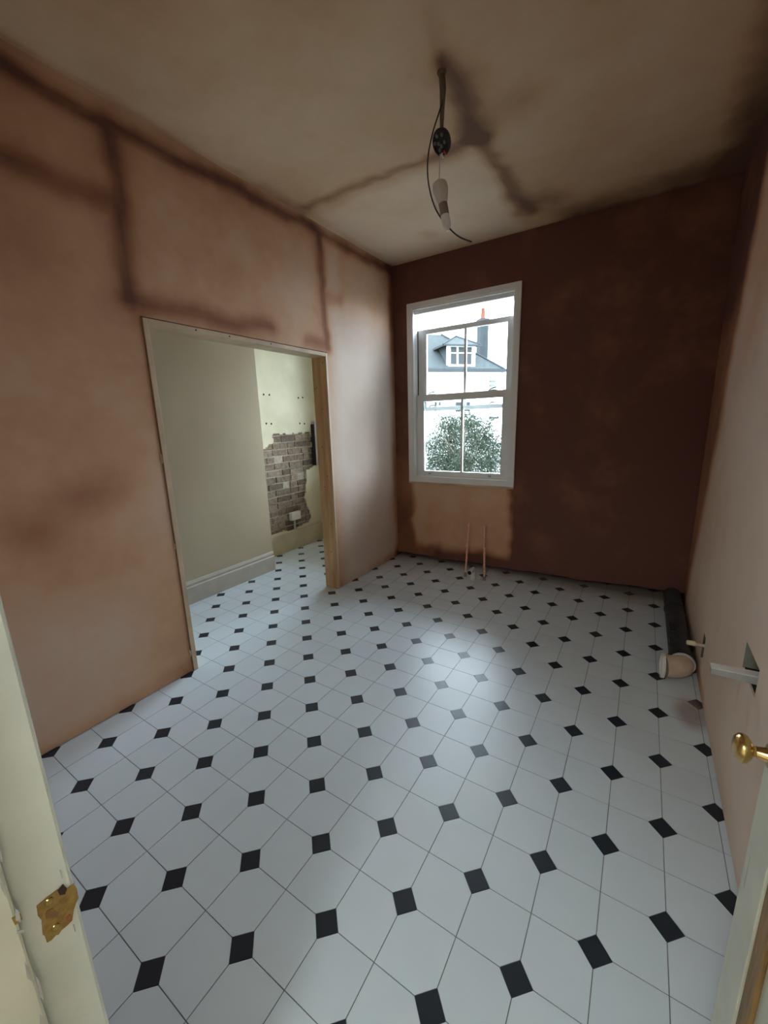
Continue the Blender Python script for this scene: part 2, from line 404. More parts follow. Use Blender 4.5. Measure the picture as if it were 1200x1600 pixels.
# ------------------------------------------------------------------ floor
fl = B(-2.95, XR+.1, YN-.13, 3.74, -.06, -.0022).build('floor', M_GROUT)
tag(fl, 'white octagonal pattern vinyl floor with small black diamond insets', kind='structure')
R0, G = .255, .0075                           # diamond half diagonal and half joint, in modules
def hexa(even):
    if even: poly = [(R0, 0), (1, 0), (1, 1-R0), (1-R0, 1), (0, 1), (0, R0)]
    else: poly = [(0, 0), (1-R0, 0), (1, R0), (1, 1), (R0, 1), (0, 1-R0)]
    return poly
def inset(poly, g):
    n = len(poly); out = []
    for i in range(n):
        p0, p1, p2 = (np.array(poly[(i+k) % n]) for k in (-1, 0, 1))
        e1 = (p1-p0)/np.linalg.norm(p1-p0); e2 = (p2-p1)/np.linalg.norm(p2-p1)
        n1 = np.array([-e1[1], e1[0]]); n2 = np.array([-e2[1], e2[0]])
        b = (n1+n2); out.append(p1+b*g/(1+n1 @ n2))
    return out
def tile_mb(poly, g): return MB().prism([(x*S, y*S, -.003) for x, y in inset(poly, g)], (0, 0, .003))
visible = lambda x, y: _vis(x, y)
def _vis(x, y):
    u, v, z = proj((x, y, 0))
    if z < .2 or not (-40 < u < 1240 and v < 1660): return False
    if x < XL:
        t = (XL-CAM[0])/(x-CAM[0]); yy = CAM[1]+t*(y-CAM[1]); t2 = (XL-LW-CAM[0])/(x-CAM[0]); y2 = CAM[1]+t2*(y-CAM[1])
        if not (OY0-.05 < yy < OY1+.03 and y2 < OY1+.05): return False
    if x < -2.36 and y < 2.3: return False
    return y < 3.55
cells = []; dots = []
for i in range(-17, 9):
    for j in range(-3, 21):
        cx, cy = (i+.5)*S, (j+.5)*S
        if -2.80 < cx < XR+.1 and YN-.02 < cy < 3.70: cells.append((proj((cx, cy, 0))[2] if _vis(cx, cy) else 99, i, j))
        if (i+j) % 2 == 0 and -2.80 < i*S < XR+.05 and YN+.02 < j*S < 3.66: dots.append((proj((i*S, j*S, 0))[2] if _vis(i*S, j*S) else 99, i, j))
cells.sort(); dots.sort()
proto = {}
for e in (True, False):
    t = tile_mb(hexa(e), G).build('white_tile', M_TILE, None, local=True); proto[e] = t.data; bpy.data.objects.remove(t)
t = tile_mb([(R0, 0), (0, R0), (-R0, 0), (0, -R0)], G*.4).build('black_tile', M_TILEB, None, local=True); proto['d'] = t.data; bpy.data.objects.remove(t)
def place(name, data, i, j):
    o = bpy.data.objects.new(name, data); COL.objects.link(o); o.parent = fl; o.location = (i*S, j*S, 0)
rest = MB(); nw_, nb_ = 0, 0
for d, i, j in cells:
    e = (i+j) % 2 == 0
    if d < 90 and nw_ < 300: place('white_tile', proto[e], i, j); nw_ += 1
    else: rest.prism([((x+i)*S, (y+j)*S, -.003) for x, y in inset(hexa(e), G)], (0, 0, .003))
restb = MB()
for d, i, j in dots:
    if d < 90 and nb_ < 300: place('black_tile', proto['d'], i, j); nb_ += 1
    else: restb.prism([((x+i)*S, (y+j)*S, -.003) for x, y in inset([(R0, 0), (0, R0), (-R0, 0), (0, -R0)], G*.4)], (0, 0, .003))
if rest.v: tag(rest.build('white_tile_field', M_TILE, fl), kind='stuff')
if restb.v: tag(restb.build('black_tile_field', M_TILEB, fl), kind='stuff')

# ------------------------------------------------------------------ timber lining of the opening
tr = thing('trim_1', (XL-.08, 1.5, 0), 'raw pine lining boards around the opening in the left wall', kind='structure')
def wobble_board(x0, x1, y0, y1, z0, z1): return B(x0, x1, y0, y1, z0, z1)
gp = .006
j1 = wobble_board(XL-LW-.005, XL+.006, OY0+gp, OY0+.034, 0, OZ-.006).build('jamb', M_TIMBER_PALE, tr, bevel=.0015)
j2 = wobble_board(XL-LW-.005, XL+.006, OY1-.028, OY1-gp, 0, OZ-.006).build('jamb', M_TIMBER, tr, bevel=.0015)
hd = wobble_board(XL-LW-.005, XL+.006, OY0+.034, OY1-.028, OZ-.034, OZ-.006).build('head', M_TIMBER_PALE, tr, bevel=.0015)
B(XL+.0055, XL+.0075, OY1-.027, OY1-.009, .01, OZ-.01).build('edge_strip', mat('pale_sapwood', (.72, .58, .44), .6, var=.2, scale=6, stretch=(5, 5, .8)), tr)
for z, dx in [(1.99, .03), (1.80, .11), (1.79, .13), (1.62, .06), (1.30, .09), (1.05, .05), (.95, .09), (.62, .04), (.35, .06), (.17, .12), (.14, .05), (.12, .04)]:
    x = XL-dx; MB().lathe([(0, .0045), (.0008, .0045)], (x, OY1-.0283, z), (0, -1, 0), 8).build('screw_hole', M_DARK, j2)
for z, y in [(2.05, 1.05), (2.05, 1.28), (2.052, 1.62)]:
    MB().lathe([(0, .005), (.001, .005)], (XL+.0062, y, z), (1, 0, 0), 8).build('nail_head', M_DARK, hd)
# ragged plaster chips bridging the gap on the left jamb
for z, l in [(1.30, .045), (.80, .03), (.10, .035)]:
    MB().prism([(XL+.003, OY0-.004, z), (XL+.003, OY0+.008, z+.01), (XL+.003, OY0+.007, z+l), (XL+.003, OY0-.003, z+l+.015)], (-.012, 0, 0)).build('plaster_chip', M_TIMBER_PALE, tr)

# ------------------------------------------------------------------ annex seen through the opening
AX, BX, AYE, AYF = -2.345, -2.67, 2.285, 3.50
wg = MB().box(BX-.1, AX, -.4, AYE, .0, ZC-.2).build('wall_annex', M_GREIGE)
tag(wg, 'bare greige board wall standing inside the opening above grey skirting', kind='structure')
bs = MB()
bs.prism([(AX, -.4, 0), (AX+.020, -.4, 0), (AX+.020, -.4, .150), (AX+.012, -.4, .158), (AX+.014, -.4, .178), (AX+.005, -.4, .200), (AX, -.4, .203)], (0, AYE+.4, 0))
bs = bs.build('baseboard_annex', M_SKIRT); tag(bs, 'tall grey moulded skirting board under the greige annex wall', kind='structure')
# yellow wall with a ragged hole down to the brickwork
bp = [(2.73, 1.405), (2.955, 1.40), (3.34, 1.406), (3.362, 1.286), (3.356, .98), (3.23, .95), (3.20, .74), (3.16, .60), (3.206, .45), (3.26, .36), (3.20, .27), (2.95, .25), (2.60, .258), (2.30, .26), (2.30, 1.15), (2.528, 1.178), (2.573, 1.259), (2.708, 1.30)]
def inpoly(x, y):
    c = False; n = len(bp)
    for i in range(n):
        (x1, y1), (x2, y2) = bp[i], bp[i-1]
        if (y1 > y) != (y2 > y) and x < (x2-x1)*(y-y1)/(y2-y1)+x1: c = not c
    return c
def keepy(a, b):
    q = mnoise.noise((a*14, b*14, 3.1)); r = mnoise.noise((a*14, b*14, 9.7))
    return not inpoly(a+q*.022, b+r*.022)
wy = slab('wall_annex_brick', lambda a, b, d: (BX-d, a, b), lines(2.20, AYF+.15, .016), lines(0, ZC-.2, .016), keepy, .022, M_YELLOW)
tag(wy, 'pale yellow painted wall in the recess with an exposed patch of bricks', kind='structure')
B(BX-.10, BX-.026, 2.2, AYF+.1, 0, ZC-.2).build('mortar_bed', M_MORTAR, wy)
course = .0775; brk = {}
for k in range(18):
    z0 = .225+k*course; y = 2.28-(.118 if k % 2 else 0)-rng.random()*.03
    while y < 3.42:
        l = (.215 if rng.random() < .65 else .105); l2 = l+rng.normal()*.006
        if any(inpoly(y+l2*s, z0+.033+dz) for s in (.05, .3, .5, .7, .95) for dz in (-.02, .02)) and rng.random() > .03:
            y0, y1 = max(y, 2.22), min(y+l2, 3.40)
            if y1-y0 > .04:
                jit = rng.normal(0, .0025, (8, 3)); jit[:, 0] = np.abs(jit[:, 0])
                mbk = MB().box(BX-.034, BX-.013-rng.random()*.009, y0, y1, z0+rng.random()*.003, z0+.064+rng.random()*.003)
                mbk.v = [tuple(np.array(v)+jit[n]) for n, v in enumerate(mbk.v)]
                mbk.build('brick', M_BRICK[int(rng.integers(0, 4)) if rng.random() < .5 else int(rng.integers(0, 3))], wy, bevel=.003)
        y += l2+.013
for y, z in [(2.641, 1.829), (2.721, 1.829), (3.169, 1.812), (3.243, 1.818), (2.642, 1.521), (2.714, 1.517), (3.163, 1.514), (3.242, 1.509)]:
    MB().lathe([(0, .011), (.0015, .011)], (BX+.0002, y, z), (1, 0, 0), 10).build('plug_hole', M_DARK, wy)
# low yellow skirting below the bricks
tag(B(BX, BX+.018, AYE+.0, AYF, 0, .235).build('baseboard_annex_recess', mat('tan_skirting', (.56, .49, .33), .7, var=.25, scale=5), bevel=.004), 'worn tan skirting at the foot of the brick patch', kind='structure')
# annex end wall with added unseen window for light, floor-side return wall and ceiling
ax0, ax1 = BX-.1, XL-LW
ae = MB().box(ax0, -2.52, AYF, AYF+.12, 0, ZC-.2).box(-1.64, ax1+.02, AYF, AYF+.12, 0, ZC-.2).box(-2.52, -1.64, AYF, AYF+.12, 0, .75).box(-2.52, -1.64, AYF, AYF+.12, 2.55, ZC-.2).build('wall_annex_end', M_YELLOW)
tag(ae, 'pale yellow end wall of the recess beyond the opening', kind='structure')
aw = thing('window_2_added', (-2.08, AYF+.06, .95), 'added unseen white window lighting the recess from its end wall', kind='structure')
MB().box(-2.52, -2.47, AYF+.03, AYF+.09, .75, 2.55).box(-1.69, -1.64, AYF+.03, AYF+.09, .75, 2.55).box(-2.47, -1.69, AYF+.03, AYF+.09, .75, .80).box(-2.47, -1.69, AYF+.03, AYF+.09, 2.50, 2.55).build('window_frame', M_WHITE, aw)
B(-2.47, -1.69, AYF+.058, AYF+.062, .80, 2.50).build('pane', M_GLASS, aw)
tag(B(ax0, ax1+.1, -.5, AYF+.12, ZC-.2, ZC-.1).build('ceiling_annex', mat('annex_ceiling', (.6, .57, .47), .8)), 'pale ceiling of the recess beyond the opening', kind='structure')
tag(B(ax0, ax1+.02, -.5, -.4, 0, ZC-.2).build('wall_annex_near', M_GREIGE), 'near end wall of the recess beyond the opening', kind='structure')

# socket box + conduit on the bricks
so = thing('socket_box', (BX+.02, 2.96, .36), 'small white socket box fixed on the exposed brick patch', 'socket')
B(BX-.02, BX+.028, 2.885, 3.038, .362, .462).build('box', M_OFFWHITE, so, bevel=.005)
B(BX+.028, BX+.032, 2.89, 3.033, .367, .457).build('face_plate', mat('socket_plate', (.70, .68, .60), .4), so, bevel=.002)
MB().tube([(BX+.004, 2.945, .366), (BX+.004, 2.945, .30), (BX+.004, 2.94, .24)], .012, 10).build('conduit', M_GREY, so, smooth=True)
gb = thing('wall_cabinet', (BX+.03, 3.40, .98), 'flat grey metal box on the recess wall beside the bricks', 'box')
B(BX-.02, BX+.05, 3.365, 3.485, .985, 1.535).build('case', mat('grey_metal_case', (.40, .40, .38), .5, var=.1, scale=6), gb, bevel=.004)
B(BX-.01, BX+.045, 3.350, 3.366, .99, 1.50).build('side_gap', M_DARK, gb)

# ------------------------------------------------------------------ sash window
WB = (-.685, YF, .85)
wn = thing('window_1', WB, 'white double hung sash window with upper sash slid down', kind='structure')
def wpart(name, boxes, mt=M_WHITE, par=wn, bev=.002):
    mb = MB()
    for b in boxes: mb.box(*b)
    return mb.build(name, mt, par, bevel=bev)
y0 = YF-.016
wpart('architrave', [(-1.240, -1.187, y0, YF+.02, .85, 2.625)]); wpart('architrave', [(-.168, -.128, y0, YF+.02, .85, 2.625)])
wpart('architrave', [(-1.187, -.168, y0, YF+.02, 2.580, 2.625)])
wpart('sill_board', [(-1.240, -.128, y0-.006, YF+.03, .850, .868)], M_TIMBER_PALE)
wpart('apron', [(-1.187, -.168, y0+.002, YF+.04, .868, .925)])
wpart('staff_bead', [(-1.187, -1.174, y0+.006, YF+.045, .925, 2.58)]); wpart('staff_bead', [(-.186, -.168, y0+.006, YF+.045, .925, 2.58)])
wpart('staff_bead', [(-1.174, -.186, y0+.006, YF+.045, 2.562, 2.58)])
wpart('pulley_stile', [(-1.225, -1.172, YF+.02, YF+.15, .868, 2.61)]); wpart('pulley_stile', [(-.200, -.145, YF+.02, YF+.15, .868, 2.61)])
wpart('head', [(-1.172, -.200, YF+.02, YF+.15, 2.525, 2.61)])
wpart('trickle_vent', [(-1.05, -.30, YF+.03, YF+.044, 2.535, 2.552)], M_OFFWHITE)
wpart('outer_sill', [(-1.225, -.145, YF+.04, YF+.20, .868, .945)])
def sash(name, x0, x1, z0, z1, gx0, gx1, gz0, gz1, bar, ya, yb):
    s = wpart(name, [(x0, gx0, ya, yb, z0, z1), (gx1, x1, ya, yb, z0, z1), (gx0, gx1, ya, yb, z0, gz0), (gx0, gx1, ya, yb, gz1, z1)])
    wpart('glazing_bar', [(bar-.011, bar+.011, ya+.006, yb-.006, gz0, gz1)], M_WHITE, s)
    wpart('pane', [(gx0, bar-.011, (ya+yb)/2-.002, (ya+yb)/2+.002, gz0, gz1)], M_GLASS, s, 0)
    wpart('pane', [(bar+.011, gx1, (ya+yb)/2-.002, (ya+yb)/2+.002, gz0, gz1)], M_GLASS, s, 0)
    return s
ls = sash('lower_sash', -1.172, -.204, .928, 1.757, -1.090, -.275, .981, 1.692, -.675, YF+.046, YF+.084)
us = sash('upper_sash', -1.168, -.206, 1.597, 2.388, -1.078, -.262, 1.635, 2.345, -.665, YF+.088, YF+.124)
wpart('track_groove', [(-1.1725, -1.166, YF+.080, YF+.126, 1.757, 2.385)], M_BLACK)  # black strip standing in for the dark groove of the sash track
for x in (-1.00, -.37):                       # fasteners on the meeting rail and hooks below
    c = MB().box(x-.045, x+.045, YF+.05, YF+.08, 1.757, 1.762).tube([(x-.035, YF+.064, 1.762), (x-.03, YF+.064, 1.772), (x+.0, YF+.06, 1.781), (x+.035, YF+.05, 1.783)], .006, 8)
    c.build('sash_fastener', M_STEEL, ls, smooth=True)
    MB().tube([(x-.04, YF+.075, 1.636), (x-.02, YF+.075, 1.652), (x+.02, YF+.075, 1.652), (x+.04, YF+.075, 1.636)], .006, 8).build('sash_lift', M_STEEL, us, smooth=True)
for x in (-1.02, -.375):
    MB().box(x-.012, x+.012, YF+.032, YF+.047, .945, .962).tube([(x, YF+.032, .955), (x, YF+.018, .957)], .006, 8).build('tilt_catch', M_STEEL, ls)

# ------------------------------------------------------------------ hanging light fitting
LP = Vector((-.046, 1.49, ZC))
lp = thing('ceiling_pendant', LP, 'stripped pendant light with black back plate and bare lamp holder hanging by cable', 'pendant light')
pp = lambda x, y, Y=1.49: tuple(hit(x, y, 1, Y))
M_CABLE = mat('grey_brown_cable', (.16, .12, .085), .6)
MB().lathe([(0, .021), (.006, .021), (.016, .014), (.016, .001)], (LP.x, LP.y, ZC), (0, 0, -1), 16).build('ceiling_outlet', M_CABLE, lp, smooth=True)
MB().tube([(LP.x, LP.y, ZC-.005), pp(692, 140), pp(691, 170), pp(690, 204)], [.015, .015, .011, .009], 10).build('supply_cable', M_CABLE, lp, smooth=True)
rc = Vector(pp(690, 222)); tocam = (Vector(CAM)-rc).normalized()
nrm = (Matrix.Rotation(math.radians(-48), 3, 'Z') @ tocam).normalized()
rose = MB().lathe([(-.010, .001), (-.010, .044), (-.006, .050), (.006, .050), (.010, .046), (.010, .040), (.005, .038), (.005, .001)], rc, nrm, 28).build('back_plate', M_BLACK, lp, smooth=True)
u_ = nrm.cross(Vector((0, 0, 1))).normalized(); v_ = u_.cross(nrm)
for ang, rr in [(80, .028), (20, .03), (140, .03), (-60, .026), (200, .028), (0, .008), (260, .014)]:
    p = rc+nrm*.005+(u_*math.cos(math.radians(ang))+v_*math.sin(math.radians(ang)))*rr
    MB().lathe([(0, .0075), (.009, .0075), (.010, .005), (.010, .0005)], p, nrm, 10).build('terminal', mat('terminal_metal', (.20, .21, .23), .35, metal=.6) if ang == 80 else bpy.data.materials['terminal_metal'], rose, smooth=True)
b0 = rc-v_*.036+nrm*.008
MB().tube([b0-u_*.004, b0-u_*.012-v_*.008, b0-u_*.014-v_*.018], .0055, 8).build('red_wire', mat('red_insulation', (.45, .05, .05), .5), rose, smooth=True)
MB().tube([b0+u_*.006, b0+u_*.012-v_*.008, b0+u_*.010-v_*.018], .0055, 8).build('white_wire', M_OFFWHITE, rose, smooth=True)
MB().tube([pp(688, 240), pp(687, 260), pp(686, 284)], .0022, 8).build('flex', M_OFFWHITE, lp, smooth=True)
h0, h1 = Vector(pp(686, 283)), Vector(pp(698, 353)); hax = (h1-h0).normalized(); hl_ = (h1-h0).length
hold = MB().lathe([(0, .004), (.004, .022), (.012, .032), (.035, .036), (.05, .034), (.072, .028), (.095, .022), (.10, .019)], h0, hax, 20).build('lamp_holder', M_OFFWHITE, lp, smooth=True)
MB().lathe([(.098, .019), (.10, .0205), (.150, .0205), (.152, .019)], h0, hax, 20).build('holder_band', mat('grey_band', (.30, .26, .235), .5), hold, smooth=True)
MB().lathe([(.152, .0195), (.19, .0205), (.205, .016), (.222, .006), (.222, .001)], h0, hax, 20).build('shade_ring', mat('translucent_white', (.86, .86, .84), .35), hold, smooth=True)
wp = [(691, 160), (684, 182), (676, 208), (669.5, 240), (668, 268), (671, 295), (678, 320), (689, 342), (702, 357), (715, 366), (731, 372)]
pts = [Vector(pp(x, y, 1.475)) for x, y in wp]
sp = []
for i in range(len(pts)-1):
    p0, p1, p2, p3 = pts[max(i-1, 0)], pts[i], pts[i+1], pts[min(i+2, len(pts)-1)]
    for k in range(6):
        t = k/6; sp.append(.5*((2*p1)+(p2-p0)*t+(2*p0-5*p1+4*p2-p3)*t*t+(3*p1-p0-3*p2+p3)*t*t*t))
sp.append(pts[-1])
MB().tube([Vector(pp(691, 150))]+[p+Vector((0, .05*sm(np.array(float(i)), 38, 46), 0)) for i, p in enumerate(sp)], .0034, 8).build('loose_wire', M_BLACK, lp, smooth=True)

# ------------------------------------------------------------------ copper pipes and waste stub
def copper(base, top, jz, label):
    t = thing('copper_pipe', base, label, 'pipe', 'copper supply pipes below the window')
    b, e = Vector(base), Vector(top); ax = (e-b).normalized(); Ln = (e-b).length
    MB().lathe([(0, .0095), (jz, .0095)], b, ax, 14).build('lower_tube', M_COPPER, t, smooth=True)
    MB().lathe([(jz, .0105), (Ln, .0105)], b, ax, 14).build('upper_tube', M_COPPER, t, smooth=True)
    MB().lathe([(jz-.045, .009), (jz-.045, .0125), (jz-.028, .0125), (jz-.022, .0105), (jz+.008, .0105), (jz+.014, .0155), (jz+.03, .0155), (jz+.034, .010)], b, ax, 14).build('coupling', M_COPPER, t, smooth=True)
    MB().lathe([(Ln-.022, .0095), (Ln-.020, .0135), (Ln, .0135), (Ln+.004, .011), (Ln+.004, .001)], b, ax, 14).build('end_cap', M_COPPER, t, smooth=True)
    MB().lathe([(0, .0125), (.04, .0125), (.042, .009)], b, ax, 14).build('sleeve', mat('purple_grey_sleeve', (.26, .18, .18), .6) if 'purple_grey_sleeve' not in bpy.data.materials else bpy.data.materials['purple_grey_sleeve'], t, smooth=True)
copper((-.495, 3.045, 0), (-.470, 3.06, .53), .285, 'thin copper pipe leaning right, left of the white waste stub')
copper((-.300, 3.030, 0), (-.315, 3.045, .53), .300, 'straight thin copper pipe right of the white waste stub')
ws = thing('waste_stub', (-.425, 3.03, 0), 'short white plastic waste elbow on the floor between the copper pipes', 'pipe')
wb = Vector(hit(736.5, 909, 2, 0)); pb = Vector(hit(739.5, 889, 1, 3.01)); pf = Vector(hit(733.5, 895, 1, 2.90))
ws.location = wb
ax = (pf-pb).normalized()
MB().lathe([(0, .029), (.010, .029), (.013, .0225), (pb.z-.02, .0215)], (pb.x, pb.y, 0), (0, 0, 1), 18).build('floor_collar', M_OFFWHITE, ws, smooth=True)
MB().tube([(pb.x, pb.y, pb.z-.035), (pb.x, pb.y+.001, pb.z-.015), pb, pb+ax*.03, pf], .0225, 18, cap=False).build('elbow', M_OFFWHITE, ws, smooth=True)
MB().lathe([(.0015, .0195), (.0028, .0195)], pf, ax, 18).build('bore', M_DARK, ws)
MB().lathe([(-.020, .0225), (-.019, .0255), (.001, .0255), (.002, .023), (.002, .0195)], pf, ax, 18).build('rim', M_OFFWHITE, ws, smooth=True)

# ------------------------------------------------------------------ soil pipe along the right wall
spx, spr = 1.168, .060
so2 = thing('soil_pipe', (spx, 2.8, 0), 'thick black soil pipe lying along the foot of the right wall', 'pipe')
M_SOIL = mat('dusty_black_pipe', (.022, .026, .031), .5, var=.55, scale=9, col2=(.055, .066, .076))
MB().lathe([(0, spr-.004), (.0, spr), (1.32, spr), (1.32, spr-.004)], (spx, 2.235, spr+.002), (0, 1, 0), 28).build('barrel', M_SOIL, so2, smooth=True)
MB().lathe([(0, .056), (0, .067), (.012, .069), (.05, .069), (.056, .0605)], (spx, 2.20, .0695), (0, 1, 0), 28).build('socket_ring', M_BLACK, so2, smooth=True)
B(spx-.060, spx-.035, 2.33, 2.40, .095, .125).build('strap_clip', M_BLACK, so2, bevel=.004); B(spx-.055, spx-.025, 2.48, 2.60, .105, .128).build('strap_clip', M_BLACK, so2, bevel=.004)
MB().lathe([(0, spr+.004), (.03, spr+.004)], (spx, 2.98, spr+.004), (0, 1, 0), 28).build('joint_band', M_BLACK, so2, smooth=True)
el = thing('pan_connector', (1.15, 2.14, 0), 'white plastic elbow connector plugged into the end of the black soil pipe', 'pipe fitting')
cz = .073
path = [(spx, 2.198, cz), (spx, 2.185, cz), (spx-.006, 2.160, cz), (spx-.022, 2.138, cz), (spx-.045, 2.124, cz), (spx-.075, 2.115, cz), (1.078, 2.110, cz)]
MB().tube(path, [.056, .058, .060, .061, .062, .063, .064], 28, cap=False).build('elbow', M_TAN, el, smooth=True)  # white elbow body, warm reflected light put into its tan colour
MB().lathe([(0, .064), (.0, .070), (.012, .072), (.018, .070), (.018, .060), (.004, .058)], (1.080, 2.110, cz), (-1, -.05, 0), 28).build('flange', M_OFFWHITE, el, smooth=True)
MB().lathe([(0, .058), (.001, .058)], (1.076, 2.110, cz), (-1, -.05, 0), 28).build('bore', M_GREY, el)
MB().lathe([(0, .0575), (.0, .0625), (.020, .0635), (.024, .0600)], (spx, 2.172, cz), (0, 1, 0), 28).build('spigot_band', M_OFFWHITE, el, smooth=True)

# small capped pipe coming out of the narrow slot
st = thing('capped_pipe', (1.24, 2.15, .23), 'small cream capped pipe poking from the slot in the right wall', 'pipe')
MB().lathe([(-.06, .009), (.055, .009)], (XR, 2.15, .229), (-1, 0, .0), 14).build('tube', M_TAN, st, smooth=True)
MB().lathe([(.035, .0095), (.036, .0135), (.072, .0135), (.076, .011), (.076, .001)], (XR, 2.15, .229), (-1, 0, 0), 14).build('cap', mat('cream_cap', (.72, .66, .42), .5), st, smooth=True)
# grey flat bar sticking out of the square hole
gbr = thing('metal_strip', (XR, 1.2, .60), 'flat pale grey bar sticking out of the square hole in the right wall', 'bar')
MB().prism([(1.134, 1.21, .614), (1.134, 1.21, .592), (1.30, 1.21, .590), (1.30, 1.21, .622)], (0, -.03, .0)).build('strip', M_GREY, gbr, bevel=.0015)
MB().prism([(1.133, 1.213, .6145), (1.133, 1.177, .6145), (1.30, 1.177, .6225), (1.30, 1.213, .6225)], (0, 0, .0035)).build('top_lip', M_OFFWHITE, gbr)
for k in range(5):
    MB().sphere((1.150+k*.010, 1.195, .6195+k*.0005), .0026, 8, 5).build('mortar_crumb', M_OFFWHITE, gbr)

# ------------------------------------------------------------------ door on the right
DXF, DXB, DY0, DY1 = 1.10, 1.138, -.37, .395
dr = thing('door_1', (1.12, 0, 0), 'open cream panelled door on the right with a brass knob', kind='structure')
def dp(name, x0, x1, y0_, y1_, z0, z1, mt=M_CREAM, par=dr, bev=.002): return B(x0, x1, y0_, y1_, z0, z1).build(name, mt, par, bevel=bev)
ZB, ZT = .012, 1.985
dp('stile', DXF, DXB, DY1-.105, DY1, ZB, ZT); dp('stile', DXF, DXB, DY0, DY0+.10, ZB, ZT)
sy0, sy1 = DY0+.10, DY1-.105
for a, b in ((ZB, .22), (.78, .97), (ZT-.11, ZT)): dp('rail', DXF, DXB, sy0, sy1, a, b)
for a, b in ((.22, .78), (.97, ZT-.11)):
    pn = dp('panel', DXF+.012, DXB-.012, sy0, sy1, a, b)
    for bx in ((sy0, sy0+.045, a, b), (sy1-.045, sy1, a, b), (sy0+.045, sy1-.045, a, a+.045), (sy0+.045, sy1-.045, b-.045, b)):
        m_ = MB(); m_.box(DXF+.004, DXF+.013, *bx); m_.build('moulding', M_BARE, pn, bevel=.003)
MB().prism([(DXF-.0006, DY1-.030, .60), (DXF-.0006, DY1-.022, .60), (DXF-.0006, DY1-.026, .68)], (.001, 0, 0)).build('scratch', M_GREY, dr)
ky, kz = .366, .900
kn = MB().lathe([(0, .020), (.003, .022), (.006, .020), (.008, .013), (.018, .0105), (.022, .010)], (DXF, ky, kz), (-1, 0, 0), 24).build('rose', M_BRASS, dr, smooth=True)
MB().lathe([(.015, .010), (.021, .0085), (.026, .010), (.029, .017), (.034, .0235), (.040, .0255), (.046, .024), (.051, .019), (.054, .010), (.0545, .001)], (DXF, ky, kz), (-1, 0, 0), 28).build('knob', M_BRASS, dr, smooth=True)
MB().lathe([(0, .020), (.004, .020), (.012, .010), (.03, .010), (.045, .025), (.06, .018), (.062, .001)], (DXB, ky, kz), (1, 0, 0), 20).build('knob', M_BRASS, dr, smooth=True)
for dz, dy in ((.028, .0), (-.03, .002)):
    MB().lathe([(0, .004), (.0015, .0035)], (DXF, ky-.004+dy, kz+dz), (-1, 0, 0), 8).build('screw', M_BRASSD, dr)

# ------------------------------------------------------------------ door frame on the left
JX = .33
M_JAMB = mat('chipped_cream_paint', (.64, .67, .62), .5, var=.14, scale=7, bump=.4, bscale=20)
df = thing('trim_2', (JX, YN-.06, 0), 'chipped cream door frame on the left with a worn brass keep', kind='structure')
jb = MB().box(JX-.035, JX, YN-.135, YN+.002, 0, DZ).build('jamb', M_JAMB, df, bevel=.004)
B(JX, JX+.012, YN-.135, YN-.050, 0, DZ-.012).build('stop_bead', M_CREAM, df, bevel=.003)
B(JX-.035, DX1, YN-.135, YN+.002, DZ-.03, DZ).build('head', M_JAMB, df)
B(DX1-.012, DX1, YN-.135, YN+.002, 0, DZ-.03).build('jamb', M_JAMB, df)
kp = lambda x, y: tuple(hit(x/6.15, 1340+y/6.15, 0, JX+.0005))
plate = [kp(*c) for c in [(350, 465), (450, 380), (545, 310), (610, 285), (650, 290), (705, 250), (735, 290), (752, 385), (728, 430), (705, 500), (690, 600), (640, 650), (590, 690), (560, 735), (535, 740), (490, 790), (450, 812), (428, 745), (410, 738), (400, 600), (365, 560)]]
kpz = MB().prism(plate, (.0012, 0, 0)).build('keep_plate', M_BRASSD, df)
off = Vector((.0013, 0, 0))
for c in ((468, 412), (530, 662)):
    MB().lathe([(0, .0042), (.0012, .0036), (.0012, .0005)], Vector(kp(*c))+off, (1, 0, 0), 14).build('screw', M_BRASS, kpz, smooth=True)
def kpoly(name, cs, mt, t=.0004):
    MB().prism([Vector(kp(*c))+off for c in cs], (t, 0, 0)).build(name, mt, kpz)
kpoly('latch_hole', [(430, 540), (450, 505), (500, 480), (550, 520), (550, 565), (470, 570), (440, 580)], mat('hole_brown', (.20, .11, .04), .8))
kpoly('chip', [(545, 310), (600, 245), (640, 290), (620, 345), (570, 355)], mat('keep_hole_dark', (.035, .012, .010), .9))  # dark hole at the keep, drawn as a flat near-black shape
kpoly('chip', [(625, 575), (660, 535), (690, 560), (680, 600), (640, 600)], mat('rust_red', (.28, .10, .03), .9))
for cs in ([(700, 225), (715, 220), (725, 255), (712, 262)], [(698, 640), (712, 645), (730, 705), (715, 710)], [(570, 120), (582, 118), (600, 200), (592, 200)]):
    MB().prism([Vector(kp(*c)) for c in cs], (.0004, 0, 0)).build('paint_chip', M_GREY, df)
kp2 = lambda x, y: tuple(hit(x/6.15, 1340+y/6.15, 0, JX+.0122))
MB().prism([kp2(*c) for c in [(108, 580), (200, 535), (215, 590), (145, 650)]], (.0004, 0, 0)).build('paint_chip', M_BRASSD, df)
MB().prism([kp2(*c) for c in [(160, 705), (225, 690), (232, 715), (165, 735)]], (.0004, 0, 0)).build('paint_chip', M_GREY, df)

for k, (z, ln, wd) in enumerate([(1.16, .05, .004), (1.06, .03, .006), (1.02, .04, .003), (.98, .022, .007), (.90, .03, .005), (.86, .045, .006), (.83, .02, .008), (.78, .03, .004)]):
    ye = YN-.0505+(.002 if k % 2 else -.003)
    MB().prism([(JX+.0123, ye, z), (JX+.0123, ye-wd*.5, z+ln*.3), (JX+.0123, ye-wd*.2, z+ln), (JX+.0123, ye+.0005, z+ln*.7)], (.0004, 0, 0)).build('paint_chip', M_GREY, df)

